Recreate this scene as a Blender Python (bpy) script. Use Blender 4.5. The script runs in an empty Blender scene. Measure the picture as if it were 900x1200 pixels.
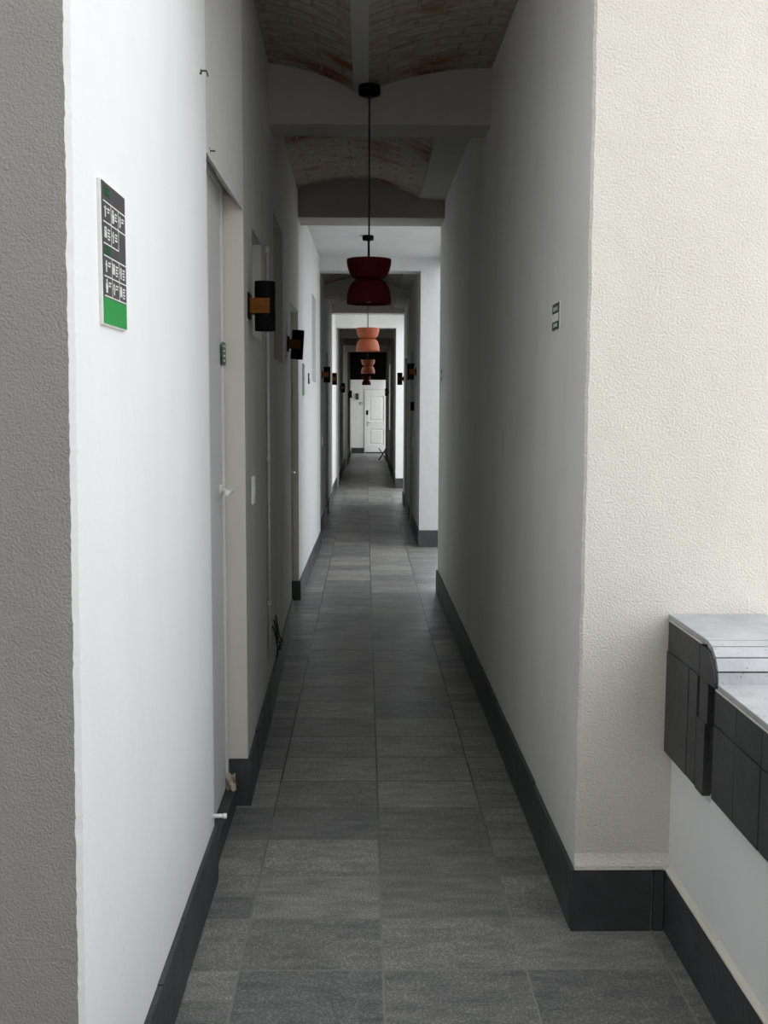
import bpy, bmesh, math, random
from mathutils import Vector, Matrix, noise
random.seed(7)
SC = bpy.context.scene
C = SC.collection
PI = math.pi

# ------------------------------------------------------------------ materials
def new_mat(name):
    m = bpy.data.materials.new(name); m.use_nodes = True
    nt = m.node_tree
    return m, nt, nt.nodes['Principled BSDF']

def nd(nt, kind, **kw):
    n = nt.nodes.new(kind)
    for k, v in kw.items():
        setattr(n, k, v)
    return n

def setin(nt, sock, v):
    if isinstance(v, bpy.types.NodeSocket): nt.links.new(v, sock)
    else: sock.default_value = v

def math_n(nt, op, a, b=None, c=None):
    n = nd(nt, 'ShaderNodeMath', operation=op)
    setin(nt, n.inputs[0], a)
    if b is not None: setin(nt, n.inputs[1], b)
    if c is not None: setin(nt, n.inputs[2], c)
    return n.outputs[0]

def ramp(nt, fac, p0, p1, c0, c1):
    r = nd(nt, 'ShaderNodeValToRGB')
    e = r.color_ramp.elements
    e[0].position, e[1].position = p0, p1
    e[0].color, e[1].color = (*c0, 1), (*c1, 1)
    nt.links.new(fac, r.inputs[0])
    return r.outputs[0]

def mixc(nt, fac, a, b, blend='MIX'):
    n = nd(nt, 'ShaderNodeMix', data_type='RGBA', blend_type=blend)
    setin(nt, n.inputs[0], fac)
    setin(nt, n.inputs[6], a if isinstance(a, bpy.types.NodeSocket) else (*a, 1))
    setin(nt, n.inputs[7], b if isinstance(b, bpy.types.NodeSocket) else (*b, 1))
    return n.outputs[2]

def coords(nt, scale=(1, 1, 1)):
    t = nd(nt, 'ShaderNodeTexCoord')
    mp = nd(nt, 'ShaderNodeMapping'); mp.inputs['Scale'].default_value = scale
    nt.links.new(t.outputs['Object'], mp.inputs[0])
    return mp.outputs[0]

def noise_n(nt, vec, scale, detail=3, rough=.5):
    n = nd(nt, 'ShaderNodeTexNoise')
    n.inputs['Scale'].default_value = scale; n.inputs['Detail'].default_value = detail
    n.inputs['Roughness'].default_value = rough
    nt.links.new(vec, n.inputs['Vector'])
    return n.outputs['Fac']

def bump(nt, h, strength, dist, prev=None):
    b = nd(nt, 'ShaderNodeBump')
    b.inputs['Strength'].default_value = strength; b.inputs['Distance'].default_value = dist
    nt.links.new(h, b.inputs['Height'])
    if prev is not None: nt.links.new(prev, b.inputs['Normal'])
    return b.outputs[0]

def plain(name, col, rough=.5, metal=0, var=.06, spec=.5):
    """slightly uneven single colour"""
    m, nt, p = new_mat(name)
    v = coords(nt)
    f = noise_n(nt, v, 35, 3)
    a = tuple(max(0, c * (1 - var)) for c in col); b = tuple(min(1, c * (1 + var)) for c in col)
    nt.links.new(ramp(nt, f, .3, .7, a, b), p.inputs['Base Color'])
    p.inputs['Roughness'].default_value = rough; p.inputs['Metallic'].default_value = metal
    p.inputs['Specular IOR Level'].default_value = spec
    return m

def plaster(name, base, dirty, grain=90, gs=.35, gd=.003, wave=.25, wscale=5, rough=.9, streak=0):
    m, nt, p = new_mat(name)
    v = coords(nt)
    big = noise_n(nt, coords(nt, (1, 1, .35)), 2.2, 5, .6)
    col = ramp(nt, big, .35, .72, dirty, base)
    nt.links.new(col, p.inputs['Base Color'])
    p.inputs['Roughness'].default_value = rough
    p.inputs['Specular IOR Level'].default_value = .25
    b = bump(nt, noise_n(nt, v, wscale, 3), wave, .02)
    b = bump(nt, noise_n(nt, v, grain, 4, .6), gs, gd, b)
    if streak: b = bump(nt, noise_n(nt, coords(nt, (1, 1, .12)), 26, 4, .6), streak, .006, b)
    nt.links.new(b, p.inputs['Normal'])
    return m

M = {}
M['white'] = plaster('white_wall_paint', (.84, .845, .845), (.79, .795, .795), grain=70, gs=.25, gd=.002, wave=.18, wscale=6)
M['wall_shade'] = plaster('shaded_white_wall_paint', (.52, .515, .49), (.42, .415, .39), grain=80, gs=.4, gd=.003, wave=.35, wscale=7, streak=.3)  # white paint darkened, the shade of the dim stretches put into its colour
M['wall_mid'] = plaster('half_shaded_white_wall_paint', (.66, .655, .63), (.58, .575, .55), grain=80, gs=.35, gd=.003, wave=.3, wscale=7, streak=.2)  # step between lit and dim wall, the light's fall-off put into the colour
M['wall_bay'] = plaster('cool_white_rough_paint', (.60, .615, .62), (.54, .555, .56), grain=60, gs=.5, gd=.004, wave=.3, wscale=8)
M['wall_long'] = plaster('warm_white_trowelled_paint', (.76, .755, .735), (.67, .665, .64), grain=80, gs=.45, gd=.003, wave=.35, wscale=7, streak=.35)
M['stucco'] = plaster('cream_stucco', (.76, .72, .66), (.70, .66, .60), grain=150, gs=1.0, gd=.006, wave=.25, wscale=9)
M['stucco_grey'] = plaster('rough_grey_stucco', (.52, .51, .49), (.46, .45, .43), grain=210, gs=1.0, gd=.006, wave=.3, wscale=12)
M['beam'] = plaster('beam_plaster', (.42, .41, .375), (.35, .34, .31), grain=60, gs=.4, gd=.003)
M['door'] = plaster('door_paint', (.70, .70, .69), (.66, .66, .655), grain=40, gs=.08, gd=.001, wave=.05, rough=.55)
M['jamb'] = plaster('beige_jamb_plaster', (.68, .65, .58), (.60, .57, .50), grain=60, gs=.35, gd=.003)

def stone(name, base, lo, rough=.55):
    m, nt, p = new_mat(name)
    v = coords(nt)
    f = noise_n(nt, v, 7, 6, .65)
    col = ramp(nt, f, .32, .72, lo, base)
    vor = nd(nt, 'ShaderNodeTexVoronoi'); vor.inputs['Scale'].default_value = 85
    nt.links.new(v, vor.inputs['Vector'])
    pit = math_n(nt, 'LESS_THAN', vor.outputs['Distance'], .22)
    msk = math_n(nt, 'GREATER_THAN', noise_n(nt, v, 30, 2), .56)
    pm = math_n(nt, 'MULTIPLY', pit, msk)
    col = mixc(nt, math_n(nt, 'MULTIPLY', pm, .6), col, tuple(c * .35 for c in lo))
    nt.links.new(col, p.inputs['Base Color'])
    p.inputs['Roughness'].default_value = rough
    b = bump(nt, noise_n(nt, v, 45, 5, .7), .6, .004)
    b = bump(nt, math_n(nt, 'SUBTRACT', 1.0, pm), .5, .002, b)
    nt.links.new(b, p.inputs['Normal'])
    return m
M['basalt'] = stone('black_basalt', (.056, .058, .061), (.026, .027, .029))
M['basalt_base'] = stone('skirting_basalt', (.062, .065, .069), (.030, .032, .034))
M['basalt_top'] = stone('coping_grey_stone', (.46, .47, .48), (.33, .34, .35), rough=.5)
M['mortar'] = plain('pale_mortar', (.55, .53, .49), .9)
M['gap'] = plain('dark_joint', (.012, .012, .012), .95)

def floor_mat():
    m, nt, p = new_mat('slate_floor_tiles')
    t = nd(nt, 'ShaderNodeTexCoord')
    sep = nd(nt, 'ShaderNodeSeparateXYZ'); nt.links.new(t.outputs['Object'], sep.inputs[0])
    X, Y = sep.outputs[0], sep.outputs[1]
    wob = noise_n(nt, t.outputs['Object'], 14, 2)
    wob = math_n(nt, 'MULTIPLY', math_n(nt, 'SUBTRACT', wob, .5), .006)
    u = math_n(nt, 'DIVIDE', math_n(nt, 'SUBTRACT', math_n(nt, 'ADD', X, wob), .054), .406)
    col = math_n(nt, 'FLOOR', u)
    fu = math_n(nt, 'FRACT', u)
    du = math_n(nt, 'MULTIPLY', math_n(nt, 'MINIMUM', fu, math_n(nt, 'SUBTRACT', 1.0, fu)), .406)
    # border columns are cut in half rows
    left = math_n(nt, 'LESS_THAN', X, -.348)
    right = math_n(nt, 'MULTIPLY', math_n(nt, 'GREATER_THAN', X, .458), math_n(nt, 'GREATER_THAN', Y, 3.17))
    border = math_n(nt, 'MINIMUM', math_n(nt, 'ADD', left, right), 1.0)
    pitch = math_n(nt, 'SUBTRACT', .304, math_n(nt, 'MULTIPLY', border, .152))
    v = math_n(nt, 'DIVIDE', math_n(nt, 'SUBTRACT', math_n(nt, 'ADD', Y, wob), 2.868), pitch)
    row = math_n(nt, 'FLOOR', v)
    fv = math_n(nt, 'FRACT', v)
    dv = math_n(nt, 'MULTIPLY', math_n(nt, 'MINIMUM', fv, math_n(nt, 'SUBTRACT', 1.0, fv)), pitch)
    d = math_n(nt, 'MINIMUM', du, dv)
    grout = math_n(nt, 'LESS_THAN', d, .0034)
    cmb = nd(nt, 'ShaderNodeCombineXYZ')
    nt.links.new(col, cmb.inputs[0]); nt.links.new(row, cmb.inputs[1])
    nt.links.new(math_n(nt, 'MULTIPLY', border, 3.7), cmb.inputs[2])
    wn = nd(nt, 'ShaderNodeTexWhiteNoise', noise_dimensions='3D'); nt.links.new(cmb.outputs[0], wn.inputs['Vector'])
    tint = ramp(nt, wn.outputs['Value'], 0, 1, (.132, .133, .134), (.245, .241, .232))
    off = nd(nt, 'ShaderNodeVectorMath', operation='MULTIPLY_ADD')
    nt.links.new(wn.outputs['Color'], off.inputs[0]); off.inputs[1].default_value = (9, 9, 9)
    nt.links.new(t.outputs['Object'], off.inputs[2])
    mp = nd(nt, 'ShaderNodeMapping'); mp.inputs['Rotation'].default_value = (0, 0, .5)
    mp.inputs['Scale'].default_value = (1, 3.6, 1)
    nt.links.new(off.outputs[0], mp.inputs[0])
    cl = noise_n(nt, mp.outputs[0], 7, 6, .62)
    colr = mixc(nt, 1.0, tint, ramp(nt, cl, .22, .8, (.55, .56, .58), (1.38, 1.36, 1.32)), 'MULTIPLY')
    sp = noise_n(nt, off.outputs[0], 170, 2)
    spk = ramp(nt, sp, .45, .75, (.75, .75, .75), (2.1, 2.1, 2.0))
    colr = mixc(nt, .8, colr, spk, 'MULTIPLY')
    st = noise_n(nt, t.outputs['Object'], 2.3, 4)
    colr = mixc(nt, ramp(nt, st, .60, .80, (0, 0, 0), (.35, .35, .35)), colr, (.13, .11, .075))
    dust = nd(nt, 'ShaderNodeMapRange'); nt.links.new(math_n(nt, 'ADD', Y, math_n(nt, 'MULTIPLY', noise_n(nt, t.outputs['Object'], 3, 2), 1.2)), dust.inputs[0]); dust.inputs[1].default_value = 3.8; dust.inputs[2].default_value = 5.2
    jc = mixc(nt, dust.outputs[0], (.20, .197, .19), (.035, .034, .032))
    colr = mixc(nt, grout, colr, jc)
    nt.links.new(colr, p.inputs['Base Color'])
    r = ramp(nt, noise_n(nt, off.outputs[0], 5, 3), .3, .7, (.30, .30, .30), (.46, .46, .46))
    p.inputs['Specular IOR Level'].default_value = .28
    nt.links.new(r, p.inputs['Roughness'])
    lift = math_n(nt, 'MULTIPLY', wn.outputs['Value'], .25)
    sw = nd(nt, 'ShaderNodeSeparateColor'); nt.links.new(wn.outputs['Color'], sw.inputs[0])
    tilt = math_n(nt, 'ADD', math_n(nt, 'MULTIPLY', math_n(nt, 'SUBTRACT', sw.outputs[0], .5), fu), math_n(nt, 'MULTIPLY', math_n(nt, 'SUBTRACT', sw.outputs[1], .5), fv))
    warp = noise_n(nt, off.outputs[0], 4.5, 2)
    b = bump(nt, tilt, .8, .006)
    b = bump(nt, warp, .4, .008, b)
    b = bump(nt, cl, .22, .004, b)
    b = bump(nt, sp, .3, .0015, b)
    b = bump(nt, math_n(nt, 'ADD', math_n(nt, 'SUBTRACT', 1.0, grout), lift), .6, .003, b)
    nt.links.new(b, p.inputs['Normal'])
    return m
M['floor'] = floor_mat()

def vault_mat():
    m, nt, p = new_mat('whitewashed_brick_vault')
    t = nd(nt, 'ShaderNodeTexCoord')
    br = nd(nt, 'ShaderNodeTexBrick')
    br.inputs['Scale'].default_value = 1
    br.inputs['Brick Width'].default_value = .22; br.inputs['Row Height'].default_value = .105
    br.inputs['Mortar Size'].default_value = .008; br.inputs['Mortar Smooth'].default_value = .5
    br.inputs['Color1'].default_value = (.17, .060, .034, 1); br.inputs['Color2'].default_value = (.24, .10, .06, 1)
    br.inputs['Mortar'].default_value = (.33, .28, .22, 1)
    nt.links.new(t.outputs['Object'], br.inputs['Vector'])
    patch = noise_n(nt, coords(nt, (1, 1.4, .4)), 2.6, 5, .62)
    wash = ramp(nt, patch, .34, .46, (.0, .0, .0), (1, 1, 1))
    streak = noise_n(nt, coords(nt, (5, 16, 5)), 3, 4)
    white = ramp(nt, streak, .3, .7, (.25, .215, .17), (.42, .38, .32))
    mm = mixc(nt, math_n(nt, 'MULTIPLY', br.outputs['Fac'], .35), white, (.22, .19, .15))
    col = mixc(nt, wash, br.outputs['Color'], mm)
    nt.links.new(col, p.inputs['Base Color'])
    p.inputs['Roughness'].default_value = .95; p.inputs['Specular IOR Level'].default_value = .15
    b = bump(nt, math_n(nt, 'SUBTRACT', 1.0, br.outputs['Fac']), .8, .008)
    b = bump(nt, streak, .5, .006, b)
    nt.links.new(b, p.inputs['Normal'])
    return m
M['vault'] = vault_mat()

def wood_mat():
    m, nt, p = new_mat('brown_wood')
    g = noise_n(nt, coords(nt, (2, 2, 40)), 6, 4)
    nt.links.new(ramp(nt, g, .3, .7, (.085, .026, .003), (.19, .065, .008)), p.inputs['Base Color'])
    p.inputs['Roughness'].default_value = .6; p.inputs['Specular IOR Level'].default_value = .15
    return m
M['wood'] = wood_mat()
M['black_metal'] = plain('black_painted_metal', (.003, .003, .0035), .7, spec=.08)
M['terracotta'] = plain('terracotta_glaze', (.38, .085, .027), .55, var=.05)
M['maroon'] = plain('dark_red_glaze', (.085, .005, .004), .6, var=.05, spec=.12)
M['bronze'] = plain('dark_bronze', (.05, .035, .03), .5)
M['conduit'] = plain('grey_white_plastic', (.62, .62, .60), .5)
M['plastic'] = plain('white_plastic', (.80, .80, .78), .4)
M['steel'] = plain('brushed_steel', (.55, .55, .54), .35, 1)
M['sign_dark'] = plain('charcoal_sign_print', (.075, .070, .074), .45)
M['sign_green'] = plain('green_sign_print', (.02, .30, .06), .45)
M['sign_green_dark'] = plain('dark_green_sign_print', (.025, .17, .055), .45)
M['room_green'] = plain('grey_green_sign_print', (.06, .15, .09), .5)
M['exit_green'] = plain('deep_green_sign_print', (.01, .06, .035), .45)
M['sign_white'] = plain('white_sign_print', (.82, .82, .80), .45)
M['paper'] = plain('cream_paper', (.72, .66, .55), .9)
M['cable'] = plain('black_cable', (.01, .01, .01), .7)
M['dark_wood'] = plain('dark_stained_wood', (.02, .014, .01), .6)
M['blocker_render'] = plaster('blocker_wall_render', (.62, .60, .56), (.54, .52, .48))  # tone of the unseen blocking walls, chosen for the light they bounce
M['outside'] = plaster('courtyard_render', (.70, .68, .64), (.6, .58, .55))

# dark glazing above the far doorway
m, nt, p = new_mat('dark_glass')
p.inputs['Base Color'].default_value = (.008, .007, .009, 1); p.inputs['Roughness'].default_value = .35
M['dark_glass'] = m

# ------------------------------------------------------------------ mesh helpers
class MB:
    def __init__(s): s.bm = bmesh.new()
    def box(s, x0, x1, y0, y1, z0, z1, mi=0, bev=0):
        if x0 > x1: x0, x1 = x1, x0
        b = bmesh.new()
        bmesh.ops.create_cube(b, size=1)
        for v in b.verts:
            v.co = Vector((x0 + (v.co.x + .5) * (x1 - x0), y0 + (v.co.y + .5) * (y1 - y0), z0 + (v.co.z + .5) * (z1 - z0)))
        if bev: bmesh.ops.bevel(b, geom=b.edges[:], offset=bev, segments=2, profile=.5, affect='EDGES')
        for f in b.faces: f.material_index = mi
        s.add(b); return s
    def add(s, b, mat=None):
        if mat is not None: bmesh.ops.transform(b, matrix=mat, verts=b.verts)
        me = bpy.data.meshes.new('tmp'); b.to_mesh(me); b.free()
        s.bm.from_mesh(me); bpy.data.meshes.remove(me)
    def cyl(s, p0, p1, r0, r1=None, n=24, mi=0, bev=0):
        p0, p1 = Vector(p0), Vector(p1); r1 = r0 if r1 is None else r1
        d = p1 - p0
        b = bmesh.new()
        bmesh.ops.create_cone(b, cap_ends=True, segments=n, radius1=r0, radius2=r1, depth=d.length)
        if bev:
            es = [e for e in b.edges if abs(e.verts[0].co.z - e.verts[1].co.z) < 1e-6]
            bmesh.ops.bevel(b, geom=es, offset=bev, segments=2, profile=.5, affect='EDGES')
        for f in b.faces: f.material_index = mi; f.smooth = True
        q = Vector((0, 0, 1)).rotation_difference(d.normalized())
        s.add(b, Matrix.Translation((p0 + p1) / 2) @ q.to_matrix().to_4x4()); return s
    def lathe(s, prof, n=48, mi=0, org=(0, 0, 0)):
        b = bmesh.new(); rings = []
        for r, z in prof:
            rings.append([b.verts.new((org[0] + r * math.cos(2 * PI * k / n), org[1] + r * math.sin(2 * PI * k / n), org[2] + z)) for k in range(n)])
        for a, c in zip(rings, rings[1:]):
            for k in range(n):
                f = b.faces.new((a[k], a[(k + 1) % n], c[(k + 1) % n], c[k])); f.smooth = True; f.material_index = mi
        s.add(b); return s
    def prism(s, pts, axis, a0, a1, mi=0, smooth=False):
        """closed polygon pts in the two other axes, extruded along axis a0..a1"""
        b = bmesh.new()
        def mk(p, a):
            if axis == 'y': return (p[0], a, p[1])
            if axis == 'x': return (a, p[0], p[1])
            return (p[0], p[1], a)
        A = [b.verts.new(mk(p, a0)) for p in pts]; B = [b.verts.new(mk(p, a1)) for p in pts]
        n = len(pts)
        b.faces.new(A); b.faces.new(B)
        for k in range(n): b.faces.new((A[k], A[(k + 1) % n], B[(k + 1) % n], B[k]))
        bmesh.ops.recalc_face_normals(b, faces=b.faces)
        for f in b.faces: f.material_index = mi
        s.add(b); return s
    def tube(s, pts, r, n=8, mi=0):
        for a, c in zip(pts, pts[1:]): s.cyl(a, c, r, n=n, mi=mi)
        return s
    def build(s, name, mats, parent=None):
        me = bpy.data.meshes.new(name)
        s.bm.to_mesh(me); s.bm.free()
        for mt in (mats if isinstance(mats, (list, tuple)) else [mats]): me.materials.append(mt)
        o = bpy.data.objects.new(name, me); C.objects.link(o)
        if parent is not None: o.parent = parent
        return o

def tag(o, label, cat, group=None):
    o['label'] = label; o['category'] = cat
    if group: o['group'] = group
    return o
def thing(name, label, cat, loc=(0, 0, 0), rot=(0, 0, 0), group=None):
    o = bpy.data.objects.new(name, None); C.objects.link(o)
    o.location = loc; o.rotation_euler = rot; o.empty_display_size = .1
    return tag(o, label, cat, group)
def struct(mb, name, mats):
    o = mb.build(name, mats); o['kind'] = 'structure'; return o

# ------------------------------------------------------------------ setting: floor
ZT = 3.62     # top of all masonry
fl = MB(); fl.box(-3.2, 1.9, -3.2, 36, -.2, 0)
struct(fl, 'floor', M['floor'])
g = MB(); g.box(1.9, 14, -8, 45, -.25, -.02)
struct(g, 'floor_courtyard', M['outside'])

# ------------------------------------------------------------------ left wall
def wall_run(mb, xa, xb, back, y0, y1, openings, zt=ZT, z0=0, mi=0):
    """wall whose face runs from x=xa at y0 to x=xb at y1, body on the 'back' side;
    openings = (ya, yb, za, zb, depth) shallow or deep recesses"""
    sgn = 1 if back > xa else -1
    fx = lambda y: xa + (xb - xa) * (y - y0) / (y1 - y0)
    def blk(ya, yb, za, zb, dep=0):
        if yb - ya < 1e-5 or zb - za < 1e-5: return
        mb.prism([(fx(ya) + sgn * dep, ya), (fx(yb) + sgn * dep, yb), (back, yb), (back, ya)], 'z', za, zb, mi)
    y = y0
    for ya, yb, za, zb, dep in openings:
        blk(y, ya, z0, zt)
        blk(ya, yb, z0, za); blk(ya, yb, zb, zt)
        blk(ya, yb, za, zb, dep)
        y = yb
    blk(y, y1, z0, zt)
    return fx

# nearest section: front face is rough grey stucco, corridor face smooth white
pier = MB()
b = bmesh.new()
NZ = 420
cols = []
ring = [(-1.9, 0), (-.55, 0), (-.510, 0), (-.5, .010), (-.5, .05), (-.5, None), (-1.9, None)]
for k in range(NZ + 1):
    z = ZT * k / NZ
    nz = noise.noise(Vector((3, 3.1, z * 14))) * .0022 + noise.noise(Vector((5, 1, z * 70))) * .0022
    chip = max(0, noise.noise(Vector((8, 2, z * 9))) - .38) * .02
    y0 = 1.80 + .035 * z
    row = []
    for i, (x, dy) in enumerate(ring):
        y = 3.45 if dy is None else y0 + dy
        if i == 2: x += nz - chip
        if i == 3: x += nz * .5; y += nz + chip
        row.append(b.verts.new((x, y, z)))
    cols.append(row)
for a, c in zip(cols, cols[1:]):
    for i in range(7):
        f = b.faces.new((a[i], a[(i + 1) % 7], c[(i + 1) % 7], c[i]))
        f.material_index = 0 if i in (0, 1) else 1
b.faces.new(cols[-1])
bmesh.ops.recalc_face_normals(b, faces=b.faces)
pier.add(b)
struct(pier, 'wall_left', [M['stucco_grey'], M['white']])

# door bay (splayed soffit) and second stretch, up to the second doorway
w = MB()
b = bmesh.new()
V = [b.verts.new(p) for p in ((-.5, 3.45, 2.375), (-.462, 4.13, 2.315), (-.56, 4.13, 2.425), (-.56, 3.45, 2.425), (-.5, 3.45, ZT), (-.462, 4.13, ZT), (-.56, 4.13, ZT), (-.56, 3.45, ZT))]
for f in ((0, 1, 2, 3), (4, 5, 6, 7), (0, 1, 5, 4), (1, 2, 6, 5), (2, 3, 7, 6), (3, 0, 4, 7)): b.faces.new([V[i] for i in f])
bmesh.ops.recalc_face_normals(b, faces=b.faces)
w.add(b)
w.box(-1.9, -.56, 3.45, 4.13, 0, ZT)               # behind the first door
struct(w, 'wall_left', M['wall_mid'])
w = MB()
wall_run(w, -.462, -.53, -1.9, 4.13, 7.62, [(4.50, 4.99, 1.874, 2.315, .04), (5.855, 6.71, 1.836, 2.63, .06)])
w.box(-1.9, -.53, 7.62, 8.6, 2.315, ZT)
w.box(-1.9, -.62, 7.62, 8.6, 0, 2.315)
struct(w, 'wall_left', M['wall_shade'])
w = MB()
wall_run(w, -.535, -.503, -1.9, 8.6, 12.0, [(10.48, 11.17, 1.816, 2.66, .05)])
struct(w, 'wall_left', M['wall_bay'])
w = MB()
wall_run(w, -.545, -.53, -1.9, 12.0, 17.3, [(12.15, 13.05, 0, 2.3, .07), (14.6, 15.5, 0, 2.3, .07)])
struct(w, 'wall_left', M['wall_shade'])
w = MB(); wall_run(w, -.565, -.55, -1.9, 17.3, 20.5, [])
struct(w, 'wall_left', M['white'])
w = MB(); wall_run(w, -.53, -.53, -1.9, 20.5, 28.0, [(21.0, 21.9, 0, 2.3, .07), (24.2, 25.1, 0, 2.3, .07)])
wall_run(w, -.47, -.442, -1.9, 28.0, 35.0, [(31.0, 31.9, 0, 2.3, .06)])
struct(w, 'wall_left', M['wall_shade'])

# beige plaster on the far jambs of the two near doorways
j = MB(); j.box(-.56, -.462, 4.122, 4.13, .19, 2.37)
struct(j, 'trim_1', M['jamb'])
j = MB(); j.box(-.62, -.535, 8.592, 8.6, .155, 2.315)
struct(j, 'trim_2', M['jamb'])

# ------------------------------------------------------------------ right wall
b = bmesh.new(); cols = []
ring = [(.64, 3.19), (.64, 3.108), (.648, 3.1), (.72, 3.1), (1.4, 3.1), (1.4, 9.0), (.622, 9.0)]
for k in range(NZ + 1):
    z = ZT * k / NZ
    nz = .003 * noise.noise(Vector((0, 8.1, z * 9))) + .0015 * noise.noise(Vector((4, 8.1, z * 60)))
    row = []
    for i, (x, y) in enumerate(ring):
        if i in (1, 2): x += nz
        row.append(b.verts.new((x, y, z)))
    cols.append(row)
for a, c in zip(cols, cols[1:]):
    for i in range(7):
        f = b.faces.new((a[i], a[(i + 1) % 7], c[(i + 1) % 7], c[i]))
        f.material_index = 0 if i in (1, 2, 3) else 1
b.faces.new(cols[-1])
bmesh.ops.recalc_face_normals(b, faces=b.faces)
w = MB(); w.add(b)
struct(w, 'wall_right', [M['stucco'], M['wall_long']])
w = MB()
wall_run(w, .61, .62, .88, 11.86, 17.3, [(13.75, 14.65, 0, 2.3, .08), (15.7, 16.6, 0, 2.3, .08)])
struct(w, 'wall_right', M['wall_shade'])
w = MB(); wall_run(w, .585, .62, .88, 20.3, 26.6, [(22.0, 22.9, 0, 2.3, .08)])
struct(w, 'wall_right', M['wall_shade'])
w = MB(); wall_run(w, .62, .63, .88, 27.6, 33.1, [])
w.box(.62, .88, 26.6, 27.6, 0, .95); w.box(.62, .88, 26.6, 27.6, 2.6, ZT)
struct(w, 'wall_right', M['wall_shade'])
w = MB(); w.box(-1.9, 1.9, 35, 35.3, 0, ZT)
struct(w, 'wall_end', M['white'])
# unseen tall walls around the camera, added to hold back sky light
w = MB(); w.box(-1.5, -1.3, -1.3, 1.79, 0, 7); struct(w, 'wall_side_blocker', M['blocker_render'])
w = MB(); w.box(-1.5, 1.4, -1.5, -1.3, 0, 7); struct(w, 'wall_back_blocker', M['blocker_render'])
w = MB(); w.box(.92, 1.35, -1.3, .35, .0, 7); struct(w, 'wall_side_blocker', M['blocker_render'])
# building across the courtyard
w = MB(); w.box(12.5, 13.5, -8, 45, -.2, 3.4)
struct(w, 'wall_courtyard', M['outside'])

# ------------------------------------------------------------------ ceiling
YC = 2.9
c = MB(); c.box(-1.9, 1.4, YC, 9.0, ZT, ZT + .25); c.box(-1.9, .88, 9.0, 35.3, ZT, ZT + .25)
struct(c, 'ceiling', M['beam'])
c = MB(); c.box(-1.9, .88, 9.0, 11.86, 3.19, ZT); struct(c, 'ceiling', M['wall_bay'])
c = MB(); c.box(-1.9, .88, 17.3, 20.3, 3.26, ZT); struct(c, 'ceiling', M['white'])
c = MB(); c.box(-1.9, .88, 33.1, 35, 2.9, ZT); struct(c, 'ceiling', M['white'])

def vault(mb, xl, xr, zs, rise, y0, y1, n=22):
    """segmental vault spanning xl..xr springing at zs"""
    pts = []
    for k in range(n + 1):
        t = k / n
        pts.append((xl + (xr - xl) * t, zs + rise * (1 - (2 * t - 1) ** 2)))
    top = [(xr, ZT), (xl, ZT)]
    mb.prism(pts + top, 'y', y0, y1)
    return mb
v = MB()
vault(v, -1.08, -.06, 3.16, .132, YC, 5.56); vault(v, .012, 1.25, 3.16, .115, YC, 5.56)
struct(v, 'ceiling_vault', M['vault'])
v = MB(); vault(v, -.676, .43, 3.195, .144, 5.78, 8.6)
struct(v, 'ceiling_vault', M['vault'])
v = MB(); vault(v, -.62, .45, 3.13, .13, 12.1, 14.5); vault(v, -.60, .45, 3.10, .145, 14.6, 17.05)
struct(v, 'ceiling_vault', M['vault'])
v = MB()
for ya, yb in ((20.5, 23.1), (23.2, 26.1), (26.2, 28.1), (28.2, 32.5)):
    vault(v, -.62, .68, 3.12, .14, ya, yb)
struct(v, 'ceiling_vault', M['vault'])
# joists between the vaults
for xa, xb, ya, yb, za in ((-.063, .012, YC, 5.56, 3.152), (.42, .66, 5.78, 8.6, 3.19), (.45, .66, 12.1, 14.5, 3.12), (.45, .66, 14.6, 17.05, 3.09)):
    q = MB(); q.box(xa, xb, ya, yb, za, ZT); struct(q, 'ceiling_joist', M['beam'])
for ya, yb, za, xr, mt in ((5.55, 5.80, 2.995, .66, 'beam'), (8.58, 8.97, 3.05, .66, 'beam'), (11.857, 12.15, 3.045, .606, 'wall_bay'), (14.4, 14.7, 3.011, .66, 'beam'), (17.0, 17.31, 3.017, .66, 'white'), (20.297, 20.58, 3.025, .581, 'white'), (23.0, 23.3, 3.0, .66, 'beam'), (26.0, 26.3, 3.0, .66, 'beam'), (27.99, 28.25, 2.956, .66, 'beam')):
    q = MB(); q.box(-.60, xr, ya, yb, za, ZT, bev=.006 if mt == 'beam' else 0)
    struct(q, 'ceiling_beam', M[mt])
# lintels over the light openings on the courtyard side
for ya, yb, za in ((9.0, 11.86, 3.1), (17.3, 20.3, 3.15), (33.1, 35, 2.6)):
    q = MB(); q.box(.84, .88, ya, yb, za, ZT); struct(q, 'wall_lintel', M['white'])
# white skins added on the pier fronts, their lit tone put into the colour
q = MB(); q.box(.606, .88, 11.855, 11.86, .19, ZT); struct(q, 'trim_5', M['wall_bay'])
q = MB(); q.box(.581, .88, 20.295, 20.3, .19, ZT); struct(q, 'trim_6', M['white'])
# jambs of the portal before the last stretch
q = MB(); q.box(.60, .66, 27.99, 28.25, 0, 2.956)
struct(q, 'trim_3', M['white'])
# transom over the end vestibule
q = MB(); q.box(-.5, .66, 32.5, 32.56, 2.332, ZT, 0)
struct(q, 'window_1', M['dark_glass'])

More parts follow.
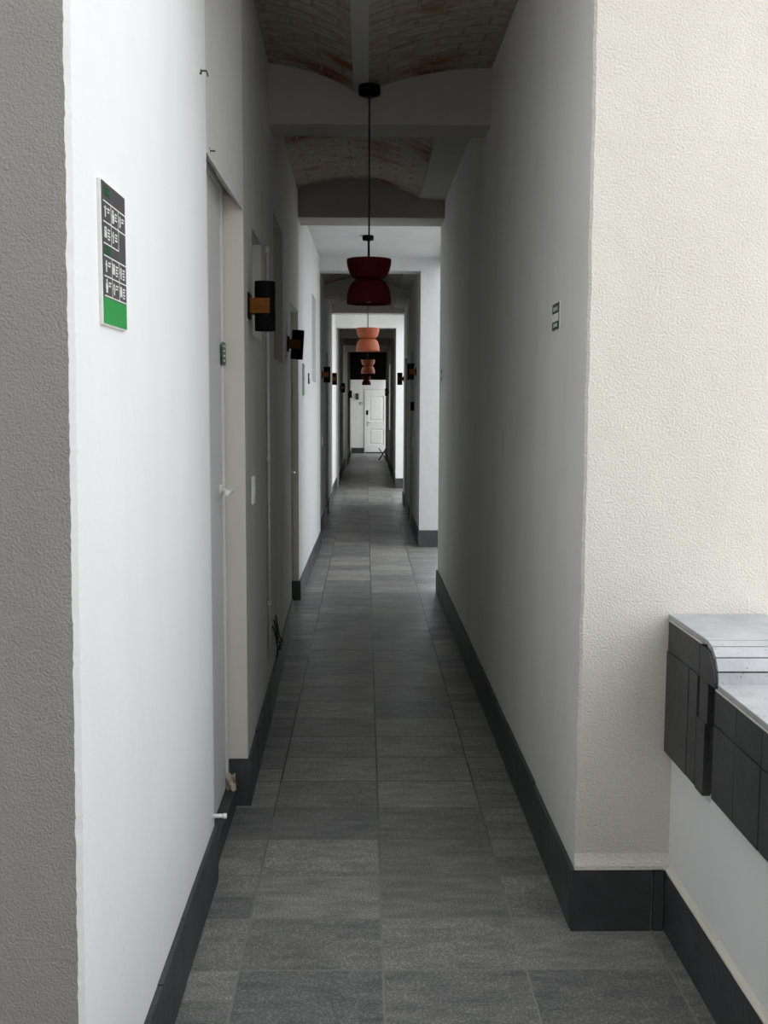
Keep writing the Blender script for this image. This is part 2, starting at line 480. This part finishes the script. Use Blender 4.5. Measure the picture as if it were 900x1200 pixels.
# ------------------------------------------------------------------ skirting of black stone
def skirting(name, segs, h=.19):
    """segs: (xa, ya, xb, yb, side) runs split into slabs; thickness .012 off the wall towards +side"""
    mb = MB()
    for (xa, ya, xb, yb, nx, ny) in segs:
        L = math.hypot(xb - xa, yb - ya); n = max(1, round(L / .36))
        for k in range(n):
            t0, t1 = k / n, (k + 1) / n
            g = .0012 / L
            p0 = (xa + (xb - xa) * (t0 + g), ya + (yb - ya) * (t0 + g)); p1 = (xa + (xb - xa) * (t1 - g), ya + (yb - ya) * (t1 - g))
            th = .013 + random.uniform(-.001, .002); hh = h + random.uniform(-.004, .003)
            mb.prism([p0, p1, (p1[0] + nx * th, p1[1] + ny * th), (p0[0] + nx * th, p0[1] + ny * th)], 'z', 0, hh)
    return struct(mb, name, M['basalt_base'])
skirting('baseboard_left', [(-.5, 1.81, -.5, 3.45, 1, 0), (-1.3, 1.80, -.5, 1.80, 0, -1)])
skirting('baseboard_left', [(-.462, 4.13, -.53, 7.62, 1, 0), (-.56, 4.124, -.449, 4.124, 0, -1)])
skirting('baseboard_left', [(-.535, 8.6, -.503, 12.0, 1, 0), (-.62, 8.594, -.522, 8.594, 0, -1)], .16)
skirting('baseboard_left', [(-.54, 13.05, -.536, 14.6, 1, 0), (-.536, 15.5, -.53, 17.3, 1, 0), (-.565, 17.3, -.55, 20.5, 1, 0), (-.53, 21.9, -.53, 24.2, 1, 0), (-.53, 25.1, -.53, 28, 1, 0), (-.47, 28, -.458, 31, 1, 0), (-.454, 31.9, -.442, 35, 1, 0)])
skirting('baseboard_right', [(.64, 3.1, .622, 9.0, -1, 0), (.627, 3.1, .872, 3.1, 0, -1), (.876, 3.1, .908, 3.1, 0, -1)])
skirting('baseboard_right', [(.61, 11.86, .614, 13.75, -1, 0), (.597, 11.86, .88, 11.86, 0, -1), (.615, 14.65, .617, 15.7, -1, 0), (.619, 16.6, .62, 17.3, -1, 0)])
skirting('baseboard_right', [(.585, 20.3, .594, 22.0, -1, 0), (.572, 20.3, .88, 20.3, 0, -1), (.6, 22.9, .62, 28, -1, 0), (.62, 28.3, .63, 33.1, -1, 0)])
skirting('baseboard_end', [(-.43, 35, -.035, 35, 0, -1), (.74, 35, .88, 35, 0, -1)], .17)
skirting('baseboard_parapet', [(.924, .35, .924, 3.1, -1, 0)])
# thin mortar lip over the pier skirting
q = MB(); q.prism([(3.1, .19), (3.084, .194), (3.086, .206), (3.094, .222), (3.1, .24)], 'x', .636, .924)
struct(q, 'trim_4', M['stucco'])

q = MB()
rr = random.Random(5)
for k in range(18):
    y = .36 + k * .152; q.prism([(.9105, .190), (.924, .190), (.924, .205 + rr.uniform(0, .006)), (.918, .200), (.9105 + rr.uniform(0, .002), .195)], 'y', y, y + .152)
struct(q, 'trim_7', M['jamb'])

# ------------------------------------------------------------------ parapet with stone coping
w = MB(); w.box(.924, 1.18, .35, 3.1, 0, .866); w.box(.924, 1.18, 2.775, 3.1, .866, .957)
struct(w, 'wall_parapet', M['white'])
cop = thing('stone_coping', 'black stone coping and facing slabs stepped along the low white parapet', 'coping', (.9, 3.1, .56))
def lb(o):   # child meshes are written in world coordinates: take the parent offset out
    o.matrix_parent_inverse = Matrix.Translation(cop.location).inverted(); return o
def slab(y0, y1, z0, z1, xo=0, name='facing_slab', mat='basalt', t=.022):
    q = MB(); q.box(.923 - t - xo, .923 - xo, y0 + .0012, y1 - .0012, z0, z1, bev=.0012)
    return lb(q.build(name, M[mat], cop))
# backing seen in the open joints
q = MB(); q.box(.915, .9235, .4, 2.665, .58, .86); q.box(.915, .9235, 2.665, 3.098, .57, .862); q.box(.915, .9235, 2.78, 3.098, .862, .945)
lb(q.build('joint_backing', M['gap'], cop))
# upper step by the pier
slab(2.800, 3.097, .868, .953); slab(2.882, 3.099, .560, .866, .003); slab(2.805, 2.880, .560, .866, .002)
slab(2.715, 2.786, .757, .866, .002); slab(2.733, 2.803, .556, .755, .002)
# quarter round end piece
pts = [(2.784, .869), (2.784, .953)] + [(2.745 - .085 * math.cos(PI / 2 * (1 - k / 8)), .869 + .084 * math.sin(PI / 2 * (1 - k / 8))) for k in range(9)]
q = MB(); q.prism(pts, 'x', .897, .923); lb(q.build('rounded_end_slab', M['basalt'], cop))
# lower run
edges = [2.665, 2.505, 2.338, 2.17, 2.0, 1.84, 1.68, 1.52, 1.36, 1.2, 1.04, .88, .72, .56, .42]
for y1, y0 in zip(edges, edges[1:]):
    slab(y0, y1, .774, .859); slab(y0, y1, .576, .771, random.uniform(0, .002))
# pale mortar line under the top slabs
q = MB(); q.box(.9015, .921, .45, 2.668, .860, .866, bev=.002); q.box(.9015, .921, 2.79, 3.096, .954, .960, bev=.002)
lb(q.build('mortar_line', M['mortar'], cop))
# top slabs and the four strips over the rounded step
q = MB(); q.box(.903, 1.19, 2.752, 3.099, .961, .976, bev=.002); lb(q.build('top_slab', M['basalt_top'], cop))
for k in range(4):
    a0 = PI / 2 * (1 - (k + .05) / 4); a1 = PI / 2 * (1 - (k + .95) / 4)
    A = lambda r, t: (2.75 - r * math.cos(t), .874 + r * math.sin(t))
    q = MB(); q.prism([A(.100, a0), A(.100, a1), A(.084, a1), A(.084, a0)], 'x', .905, 1.19); lb(q.build('step_strip', M['basalt_top'], cop))
q = MB(); q.prism([A(.083, PI / 2 * k / 10) for k in range(11)] + [(2.75, .874)], 'x', .924, 1.18); lb(q.build('step_core', M['gap'], cop))
for y1, y0 in ((2.655, 2.20), (2.20, 1.75), (1.75, 1.30), (1.30, .88), (.88, .42)):
    q = MB(); q.box(.903, 1.19, y0 + .002, y1 - .002, .867, .881, bev=.002); lb(q.build('top_slab', M['basalt_top'], cop))

# ------------------------------------------------------------------ doors
def door(name, label, x, y0, y1, ztop, side, zb=.01, hz=1.02, far=True):
    """flush door on a side wall, face at x; side=+1 faces +x"""
    d = thing(name, label, 'door', (x, (y0 + y1) / 2, 0)); d['kind'] = 'structure'
    inv = Matrix.Translation(d.location).inverted()
    def ch(mb, nm, mt):
        o = mb.build(nm, M[mt], d); o.matrix_parent_inverse = inv; return o
    s = side
    q = MB(); q.box(x - s * .03, x - s * .002, y0 + .03, y1 - .045, zb, ztop - .03, bev=.002); ch(q, 'door_leaf', 'door')
    q = MB(); q.box(x - s * .03, x + s * .006, y1 - .042, y1 - .007, zb, ztop - .001, bev=.002)
    q.box(x - s * .03, x + s * .006, y0, y0 + .028, zb, ztop - .001, bev=.002)
    q.box(x - s * .03, x + s * .006, y0 + .028, y1 - .042, ztop - .028, ztop - .001, bev=.002); ch(q, 'door_frame', 'door')
    q = MB(); yh = y1 - .115
    q.cyl((x, yh, hz), (x + s * .04, yh, hz), .010, n=16); q.cyl((x + s * .038, yh + .004, hz), (x + s * .038, yh - .11, hz), .011, n=16, bev=.003)
    q.cyl((x - s * .002, yh, hz), (x + s * .006, yh, hz), .024, n=20)
    ch(q, 'door_handle', 'plastic' if name == 'door_1' else 'steel')
    return d, ch, inv
d1, ch, inv = door('door_1', 'pale grey flush door in the nearest recess of the left wall', -.542, 3.46, 4.12, 2.41, 1, zb=.085, hz=1.265)
q = MB(); q.box(-.56, -.505, 3.46, 4.10, 0, .084, bev=.003); ch(q, 'door_sill', 'basalt')
door('door_2', 'grey flush door in the second recess of the left wall', -.60, 7.63, 8.59, 2.30, 1, hz=1.05)
door('door_3', 'grey flush door in the left wall just past the first bright bay', -.612, 12.16, 13.04, 2.29, 1, hz=1.05)
door('door_4', 'dark lit flush door in the left wall between the second lamps and bright far bay', -.605, 14.61, 15.49, 2.29, 1, hz=1.05)
door('door_5', 'flush door in the right wall beyond the first light opening, nearer of two', .690, 13.76, 14.64, 2.29, -1, hz=1.05)
door('door_6', 'flush door in the right wall just before the bright far bay', .693, 15.71, 16.59, 2.29, -1, hz=1.05)
door('door_7', 'dim flush door in the left wall beyond the bright far bay', -.596, 21.01, 21.89, 2.29, 1, hz=1.05)
door('door_8', 'dim flush door in the left wall, farthest before the grey portal', -.596, 24.21, 25.09, 2.29, 1, hz=1.05)

# panelled door in the end wall
dE = thing('door_9', 'white panelled door with dark lock in the end wall of the corridor', 'door', (.355, 35, 0)); dE['kind'] = 'structure'
def che(mb, nm, mt, par=None):
    o = mb.build(nm, M[mt], par or dE)
    if par is None: o.matrix_parent_inverse = Matrix.Translation(dE.location).inverted()
    return o
q = MB()
X0, X1, Zb, Zt, yf = -.018, .692, .04, 2.06, 34.955
def rail(x0, x1, z0, z1, y=yf): q.box(x0, x1, y, 34.998, z0, z1, bev=.004)
q.box(X0 + .1, X1 - .1, yf + .022, 34.998, Zb + .1, Zt - .1)
rail(X0, X0 + .15, Zb, Zt); rail(X1 - .08, X1, Zb, Zt)
rail(X0 + .15, X1 - .08, Zt - .20, Zt); rail(X0 + .15, X1 - .08, .98, 1.04); rail(X0 + .15, X1 - .08, .80, .88)
rail(X0 + .15, X1 - .08, Zb, .28)
q.box(X0 + .17, X1 - .1, yf + .004, yf + .03, .89, .97, bev=.004)
q.box(X0 + .20, X1 - .13, yf + .006, yf + .03, .33, .75, bev=.012)
q.box(X0 + .20, X1 - .13, yf + .006, yf + .03, 1.10, Zt - .26, bev=.012)
che(q, 'door_leaf', 'sign_white')
q = MB(); q.box(-.032, -.018, 34.98, 34.999, .03, 2.08); q.box(.692, .706, 34.98, 34.999, .03, 2.08); q.box(-.032, .706, 34.98, 34.999, 2.065, 2.08)
che(q, 'door_frame', 'jamb')
q = MB(); q.box(.04, .10, 34.93, yf, 1.25, 1.40, bev=.008); che(q, 'door_lock', 'black_metal')
q = MB(); q.cyl((.085, yf, 1.0), (.085, 34.9, 1.0), .012, n=12); q.cyl((.08, 34.905, 1.0), (.20, 34.905, 1.0), .011, n=12); q.cyl((.085, yf, 1.0), (.085, yf - .01, 1.0), .03, n=16)
q.cyl((.085, yf, .92), (.085, yf - .012, .92), .024, n=16)
che(q, 'door_handle', 'steel')
q = MB(); q.box(0, .71, 34.94, 34.999, 0, .035); che(q, 'door_sill', 'basalt')

# ------------------------------------------------------------------ pendant lamps
def pendant_parts(root, drop, glaze, r=.112):
    q = MB(); q.lathe([(0, 0), (.052, 0), (.054, -.004), (.054, -.038), (.050, -.044), (.012, -.046), (.006, -.052), (0, -.052)], 32)
    q.build('canopy', M['black_metal'], root)
    q = MB(); q.cyl((0, 0, -.05), (0, 0, -drop - .12), .0042, n=10); q.build('cord', M['cable'], root)
    # upper bowl opens up, lower bell opens down, joined at a narrow waist
    H = .220; top = -drop; w = .058; zw = top - .101
    up = [(r * .99, top), (r, top - .004)]
    for k in range(1, 13):
        a = PI / 2 * k / 12
        up.append((w - .008 + (r - w + .008) * math.cos(a) ** .8 if k < 12 else w, top - .006 - (.095) * math.sin(a) ** 1.25))
    inn = [(max(.008, rr - .006), min(zz + .006, top)) for rr, zz in reversed(up[2:])]
    q = MB(); q.lathe(up + [(w, zw)] + [(.006, zw + .006)] + inn + [(r - .006, top), (r * .99, top)], 56); q.build('upper_bowl', glaze, root)
    dn = [(w, zw)]
    for k in range(1, 13):
        a = PI / 2 * k / 12
        dn.append((w + (r - w) * math.sin(a) ** .85, zw - .105 * (1 - math.cos(a)) ** .9))
    dn.append((r, top - H)); 
    inn = [(max(.006, rr - .006), zz - .006) for rr, zz in reversed(dn[1:-1])]
    q = MB(); q.lathe([(.006, zw)] + dn + [(r - .006, top - H)] + inn + [(.006, zw - .008)], 56); bell = q.build('lower_bell', glaze, root)
    q = MB(); q.lathe([(0, zw - .06 ), (.024, zw - .066), (.036, zw - .085), (.024, zw - .106), (0, zw - .112)][::-1], 24); q.cyl((0, 0, zw - .066), (0, 0, zw - .005), .014, n=16)
    q.build('bulb', M['plastic'], bell)['label'] = 'white bulb inside the lower bell'
    return root
PG = 'hourglass pendant lamps along the corridor'
for (y, x, zc, zt, glaze, lab) in (
        (5.44, .0175, 3.152, 2.312, 'maroon', 'dark red hourglass pendant lamp, largest and nearest, on a long cord below the beam'),
        (10.38, .024, 3.19, 2.320, 'terracotta', 'orange hourglass pendant lamp second from the front, in the first bright bay'),
        (17.45, .045, 3.26, 2.31, 'terracotta', 'small orange hourglass pendant lamp third from the front, in front of the dark transom'),
        (26.8, .03, 3.255, 2.29, 'maroon', 'tiny dark red hourglass pendant lamp farthest away, before the white end wall')):
    r = thing('pendant_lamp', lab, 'pendant lamp', (x, y, zc), (0, 0, 0), PG)
    pendant_parts(r, zc - zt, M[glaze])

# ------------------------------------------------------------------ wall lamps
def sconce_parts(root, lit_side=1):
    q = MB(); q.box(0, .010, -.045, .045, -.05, .05, bev=.003); q.build('back_plate', M['black_metal'], root)
    q = MB(); q.box(.010, .088, -.046, .046, -.030, .030, bev=.003); q.build('wooden_bracket', M['wood'], root)['label'] = 'brown wooden bracket'
    q = MB(); q.lathe([(0, .082), (.030, .082), (.032, .096), (.040, .097), (.041, .094), (.041, -.094), (.040, -.097), (.032, -.096), (.030, -.082), (0, -.082)][::-1], 36, org=(.066, 0, 0))
    body = q.build('lamp_body', M['black_metal'], root)
    for sz in (-1, 1):
        q = MB(); q.cyl((.066, 0, sz * .083), (.066, 0, sz * .086), .030, n=24); q.build('lens', M['plastic'], body)
SG = 'black cylinder wall lamps along the corridor'
for (x, y, z, side, tilt, lab) in (
        (-.466, 4.32, 1.977, 1, 0, 'black cylinder wall lamp with brown wooden bracket, nearest, beside the first left door'),
        (-.522, 7.27, 1.992, 1, .062, 'tilted black cylinder wall lamp on the left wall, second nearest, before the second recess'),
        (-.541, 13.4, 1.957, 1, 0, 'small black wall lamp on the dim left wall just past the first bright bay'),
        (-.564, 17.5, 2.0, 1, 0, 'small black wall lamp outlined against the bright strip of left wall'),
        (-.53, 22.6, 1.935, 1, 0, 'tiny dim black wall lamp on the far left wall beyond the bright bays'),
        (-.465, 29.2, 1.865, 1, 0, 'tiny black wall lamp farthest on the left, beside the white end wall'),
        (.612, 12.9, 1.985, -1, 0, 'small black wall lamp on the right wall, nearest on that side'),
        (.62, 17.2, 2.0, -1, 0, 'small black wall lamp outlined against the bright strip of right wall'),
        (.62, 27.85, 1.91, -1, 0, 'tiny black wall lamp farthest on the right, over the white end door')):
    r = thing('wall_lamp', lab, 'wall lamp', (x, y, z), (0, tilt, 0 if side > 0 else PI), SG)
    sconce_parts(r)

# ------------------------------------------------------------------ directory boards
def wall_text_board(root):
    """board lies in the wall plane; local x = off the wall, y = along the corridor, z = up; 0.22 x 0.273"""
    W, H = .198, .270
    q = MB(); q.box(0, .007, 0, W, 0, H, bev=.0008); q.build('backing_board', M['sign_white'], root)
    q = MB(); q.box(.007, .0085, .004, W - .003, .052, H - .003); q.build('printed_panel', M['sign_dark'], root)
    q = MB(); q.box(.007, .0085, .004, W - .003, .003, .052); q.build('green_panel', M['sign_green'], root)['label'] = 'bright green foot panel'
    x0, x1 = .0085, .0092
    c = [.012, .072, .132, W - .006]
    gl = MB(); done = set()
    def cell_lines(zt, zb, n):
        for zz in (zt, zb):
            if zz not in done: gl.box(x0, x1, c[0] - .002, c[3 if zz != .153 else n], zz - .0011, zz + .0011); done.add(zz)
        for k in range(1, n + (1 if n < 3 else 0)): gl.box(x0, x1, c[k] - .0009, c[k] + .0009, zb + .0012, zt - .0012)
    rows = [(.231, .193, 3), (.193, .153, 2), (.130, .092, 3), (.092, .055, 3)]
    for zt, zb, n in rows: cell_lines(zt, zb, n)
    gl.build('grid_lines', M['sign_white'], root)
    # one pictogram with staggered short text lines per cell
    spec = [(0, 0, 2, 'fork'), (0, 1, 3, 'figure'), (0, 2, 2, 'cross'), (1, 0, 4, 'pair'), (1, 1, 3, 'bar'),
            (2, 0, 2, 'bar'), (2, 1, 4, 'pair'), (2, 2, 4, 'cross'), (3, 0, 2, 'figure'), (3, 1, 2, 'cross'), (3, 2, 4, 'pair')]
    for r, k, n, kind in spec:
        tx = MB()
        zt, zb, _ = rows[r]; zm = (zt + zb) / 2; y = c[k] + .004
        B = lambda ya, yb, za, zc: tx.box(x0, x1, y + ya, y + yb, zm + za, zm + zc)
        if kind == 'fork': B(.008, .013, -.010, .011); B(.002, .019, .0055, .0085)
        if kind == 'figure':
            tx.cyl((x0, y + .012, zm + .009), (x1, y + .012, zm + .009), .0045, n=14); B(.004, .020, -.004, .005); B(.006, .011, -.012, -.004); B(.013, .018, -.012, -.004)
        if kind == 'cross': B(.008, .015, -.011, .011); B(.002, .021, -.001, .0035); B(.004, .019, .005, .008)
        if kind == 'pair':
            for d in (.005, .015): tx.cyl((x0, y + d, zm + .008), (x1, y + d, zm + .008), .0035, n=12); B(d - .0035, d + .0035, -.009, .005)
        if kind == 'bar': B(.008, .014, -.011, .011); B(.003, .020, .001, .0045)
        for i in range(n):
            zz = .008 - i * .0058
            B(.027, .027 + .018 - .004 * (i % 2), zz - .0015, zz + .0015)
        tx.build('pictogram', M['sign_white'], root)
    # the two green headings, a row of block characters each
    for zc in (.251, .141):
        hd = MB()
        for k in range(4):
            y = .018 + k * .012
            hd.box(x0, x1, y, y + .0025, zc - .008, zc + .008)
            hd.box(x0, x1, y, y + .009, zc + .0052, zc + .008); hd.box(x0, x1, y, y + .009, zc - .008, zc - .0052)
            if k % 2: hd.box(x0, x1, y + .0065, y + .009, zc - .008, zc + .008)
            else: hd.box(x0, x1, y, y + .008, zc - .0012, zc + .0012)
        hd.build('green_heading', M['sign_green_dark'], root)['label'] = 'dark green heading'
r = thing('directory_sign', 'charcoal directory board with white lettering and green foot, nearest on the white left wall', 'sign', (-.5, 2.042, 1.738))
wall_text_board(r)
r = thing('directory_sign', 'thin grey directory board seen edge-on in the first bright bay of the left wall', 'sign', (-.529, 9.06, 1.662))
wall_text_board(r)

# evacuation sign on the right wall (faces -x)
def exit_board(root, s=1.0):
    W, H = .140 * s, .096 * s
    q = MB(); q.box(-.004, 0, 0, W, 0, H, bev=.0006); q.build('backing_board', M['sign_white'], root)
    q = MB(); a, b = -.005, -.004
    def B(y0, y1, z0, z1, mb=None): (mb or q).box(a, b, y0 * W, y1 * W, z0 * H, z1 * H)
    B(.05, .95, .93, .96); B(.05, .95, .04, .07); B(.05, .09, .07, .93)
    B(.09, .95, .62, .92); B(.09, .95, .08, .34); 
    q.build('green_print', M['exit_green'], root)
    a, b = -.0056, -.005
    q = MB()
    for k in range(5): B(.24 + k * .12, .30 + k * .12, .70, .84, q)
    B(.24, .78, .765, .785, q)
    q.build('upper_lettering', M['sign_white'], root)
    q = MB()
    for k in range(4): B(.28 + k * .13, .35 + k * .13, .15, .27, q)
    B(.28, .72, .20, .22, q)
    q.build('lower_lettering', M['sign_white'], root)
exit_board(thing('exit_sign', 'small green and white evacuation sign on the near right wall', 'sign', (.6385, 3.522, 1.835)))
exit_board(thing('exit_sign', 'small pale sign seen edge-on at the far end of the long right wall', 'sign', (.6230, 8.68, 1.783)))
r = thing('exit_sign', 'tiny green sign on the white end wall beside the panelled door', 'sign', (-.2, 35, 1.575), (0, 0, PI / 2))
q = MB(); q.box(-.006, 0, -.11, 0, 0, .085, bev=.001); q.build('backing_board', M['sign_green_dark'], r)
q = MB(); q.box(-.008, -.006, -.095, -.06, .02, .065); q.box(-.008, -.006, -.05, -.015, .02, .045); q.build('white_print', M['sign_white'], r)

# room plate on the first door frame
r = thing('room_sign', 'narrow green room plate beside the top of the first left door', 'sign', (-.536, 4.035, 1.735))
q = MB(); q.box(0, .004, 0, .085, 0, .085, bev=.001); q.build('backing_board', M['room_green'], r)
q = MB()
for k in range(4): q.box(.004, .005, .012, .07 - .012 * (k % 2), .068 - k * .018, .074 - k * .018)
q.build('white_lettering', M['sign_white'], r)
r = thing('room_sign', 'small pale plate beside the edge-on directory board in the bright bay', 'sign', (-.523, 9.83, 1.776))
q = MB(); q.box(0, .012, 0, .10, 0, .095, bev=.001); q.build('backing_board', M['sign_dark'], r)
q = MB(); q.box(.012, .013, .01, .09, .05, .085); q.build('pale_print', M['sign_white'], r)

# ------------------------------------------------------------------ small wall fittings
def plate(x, y, z, side, label, w=.075, h=.115, mat='plastic', name='light_switch', cat='switch', key=True, rz=None):
    r = thing(name, label, cat, (x, y, z), (0, 0, (0 if side > 0 else PI) if rz is None else rz))
    q = MB(); q.box(0, .009, -w / 2, w / 2, -h / 2, h / 2, bev=.002); q.build('plate', M[mat], r)
    if key:
        q = MB(); q.box(.009, .012, -w * .25, w * .25, -h * .22, h * .22, bev=.001); q.build('rocker', M[mat], r)
    return r
plate(-.4680, 4.42, 1.235, 1, 'pale switch plate on the left wall just past the first door jamb')
plate(.6135, 13.5, 1.13, -1, 'pale switch plate low on the right wall under the small black keypad')
plate(-.5385, 13.35, 1.13, 1, 'pale switch plate on the dim left wall past the first bright bay')
plate(-.275, 34.9995, 1.18, 1, 'tiny white switch on the end wall left of the panelled door', rz=-PI / 2)
r = thing('keypad', 'small black wall keypad on the right wall past the first light opening', 'keypad', (.6135, 13.45, 1.57), (0, 0, PI))
q = MB(); q.box(0, .045, -.045, .045, -.055, .055, bev=.004); q.build('case', M['black_metal'], r)
q = MB(); q.box(.045, .047, -.03, .03, .01, .04, bev=.0008); q.build('display', M['dark_glass'], r)
r = thing('wall_lamp', 'dark oval lamp on the white end wall above the tiny green sign', 'wall lamp', (-.26, 35, 1.845))
q = MB(); q.box(-.05, .05, -.02, 0, -.1, .1, bev=.008); q.build('back_plate', M['black_metal'], r)
b = bmesh.new(); bmesh.ops.create_uvsphere(b, u_segments=24, v_segments=16, radius=1)
for f in b.faces: f.smooth = True
q = MB(); q.add(b, Matrix.Translation((0, -.05, 0)) @ Matrix.Diagonal((.05, .05, .10, 1))); q.build('lamp_shade', M['bronze'], r)

# conduit
r = thing('wall_conduit', 'thin pale vertical conduit on the left wall behind the nearest wall lamp', 'conduit', (-.4835, 5.27, .3))
q = MB(); q.cyl((.008, 0, .02), (.008, 0, 2.05), .0075, n=12); q.build('pipe', M['conduit'], r)
for z in (2.03, 1.02, .3):
    q = MB(); q.box(-.0005, .018, -.014, .014, z - .012, z + .012, bev=.003); q.build('clip', M['conduit'], r)
r = thing('loose_cable', 'loose black cables tangled at the foot of the left wall conduit', 'cable', (-.478, 5.35, .19))
rng = random.Random(3)
for k in range(3):
    pts = []
    for i in range(11):
        t = i / 10
        pts.append((.006 + .012 * math.sin(PI * t), .06 + (k * .12) + .55 * t * (.6 + .2 * k) - .02 * math.sin(7 * t), .02 + .24 * (1 - t) ** (1 + .5 * k) + .012 * math.sin(9 * t + k)))
    pts = [(px - .0176 * py, py, pz) for px, py, pz in pts]
    q = MB(); q.tube(pts, .0045, n=8); q.build('strand', M['cable'], r)

# hooks and pegs
def hook(name, label, x, y, z, kind):
    r = thing(name, label, 'hook', (x, y, z))
    q = MB(); q.cyl((-.01, 0, 0), (.02, 0, 0), .0026, n=10)
    if kind: q.tube([(.02, 0, 0), (.022, .01, -.004), (.022, .02, -.010)], .0022); q.tube([(0.004, 0, .004), (.004, 0, -.010)], .003)
    else: q.tube([(.002, 0, .010), (.002, 0, -.005)], .0025)
    q.build('shaft', M['bronze'], r)
    q = MB(); q.cyl((0, 0, 0), (.003, 0, 0), .006, n=12); q.build('rosette', M['plastic'], r)
hook('wall_hook', 'small bent wire hook high on the white left wall, upper of two', -.5, 3.33, 2.585, 1)
hook('wall_hook', 'small nail hook at the top corner of the first left door recess', -.499, 3.50, 2.39, 0)
r = thing('wall_peg', 'small white peg above the skirting before the first left door', 'peg', (-.5, 3.41, .237))
q = MB(); q.cyl((-.002, 0, 0), (.036, 0, 0), .007, n=16); q.build('shaft', M['plastic'], r)
q = MB(); q.cyl((.034, 0, 0), (.047, 0, 0), .009, n=16, bev=.002); q.build('cap', M['plastic'], r)
# torn paper scrap on the sill
b = bmesh.new()
g = [[b.verts.new((-.538 + .036 * i / 4, 4.05 + .012 * math.sin(i * 1.7 + j), .085 + .068 * j / 5 + .008 * math.sin(i * 2.1) * (j / 5))) for i in range(5)] for j in range(6)]
for a, c in zip(g, g[1:]):
    for i in range(4): b.faces.new((a[i], a[i + 1], c[i + 1], c[i]))
bmesh.ops.solidify(b, geom=b.faces[:], thickness=.002)
q = MB(); q.add(b)
tag(q.build('paper_scrap', M['paper']), 'torn cream paper scrap standing on the sill of the first left door', 'paper')

# folding stand near the end door
r = thing('folding_stand', 'small dark folding stand on the floor at right before the end door', 'stand', (.50, 30.4, 0))
for s in (-1, 1):
    q = MB(); q.cyl((-.11, s * .14, 0.012), (.10, s * .14, .34), .012, n=10); q.build('leg', M['dark_wood'], r)
    q = MB(); q.cyl((.11, s * .11, 0.012), (-.10, s * .11, .34), .012, n=10); q.build('leg', M['dark_wood'], r)
    q = MB(); q.cyl((s * .10, -.16, .34), (s * .10, .16, .34), .013, n=10); q.build('top_rail', M['dark_wood'], r)

# ------------------------------------------------------------------ light: overcast sky through the openings
wd = bpy.data.worlds.new('sky'); SC.world = wd; wd.use_nodes = True
nt = wd.node_tree
bg = nt.nodes['Background']
bg.inputs['Color'].default_value = (.93, .965, 1.0, 1); bg.inputs['Strength'].default_value = 1.0
wd.cycles.sampling_method = 'AUTOMATIC'
def portal(name, x, y0, y1, z0, z1):
    l = bpy.data.lights.new(name, 'AREA'); l.shape = 'RECTANGLE'; l.size = z1 - z0; l.size_y = y1 - y0
    l.cycles.is_portal = True
    o = bpy.data.objects.new(name, l); C.objects.link(o)
    o.location = (x, (y0 + y1) / 2, (z0 + z1) / 2); o.rotation_euler = (0, PI / 2, 0)
for i, a in enumerate(((.88, 9.0, 11.86, 0, 3.1), (.88, 17.3, 20.3, 0, 3.15), (.88, 33.1, 35, 0, 2.6), (.88, 26.6, 27.6, .95, 2.6))):
    portal('sky_portal', *a)

# ------------------------------------------------------------------ camera
cam = bpy.data.cameras.new('camera'); co = bpy.data.objects.new('camera', cam); C.objects.link(co)
cam.lens = 37.5; cam.sensor_width = 36; cam.sensor_fit = 'AUTO'; cam.clip_start = .05; cam.clip_end = 200
pitch = math.atan(126 / 1250); yaw = -math.atan(22.5 / 1250); roll = .0042
R = Matrix.Rotation(yaw, 4, 'Z') @ Matrix.Rotation(PI / 2 - pitch, 4, 'X') @ Matrix.Rotation(roll, 4, 'Z')
co.matrix_world = Matrix.Translation((0, 0, 1.59)) @ R
SC.camera = co

SC.view_settings.view_transform = 'Standard'; SC.view_settings.look = 'None'
SC.view_settings.gamma = 1; SC.view_settings.use_curve_mapping = False
SC.view_settings.exposure = 1.45
SC.cycles.max_bounces = 14; SC.cycles.diffuse_bounces = 10; SC.cycles.glossy_bounces = 4
SC.cycles.use_denoising = True
SC.cycles.sample_clamp_indirect = 0
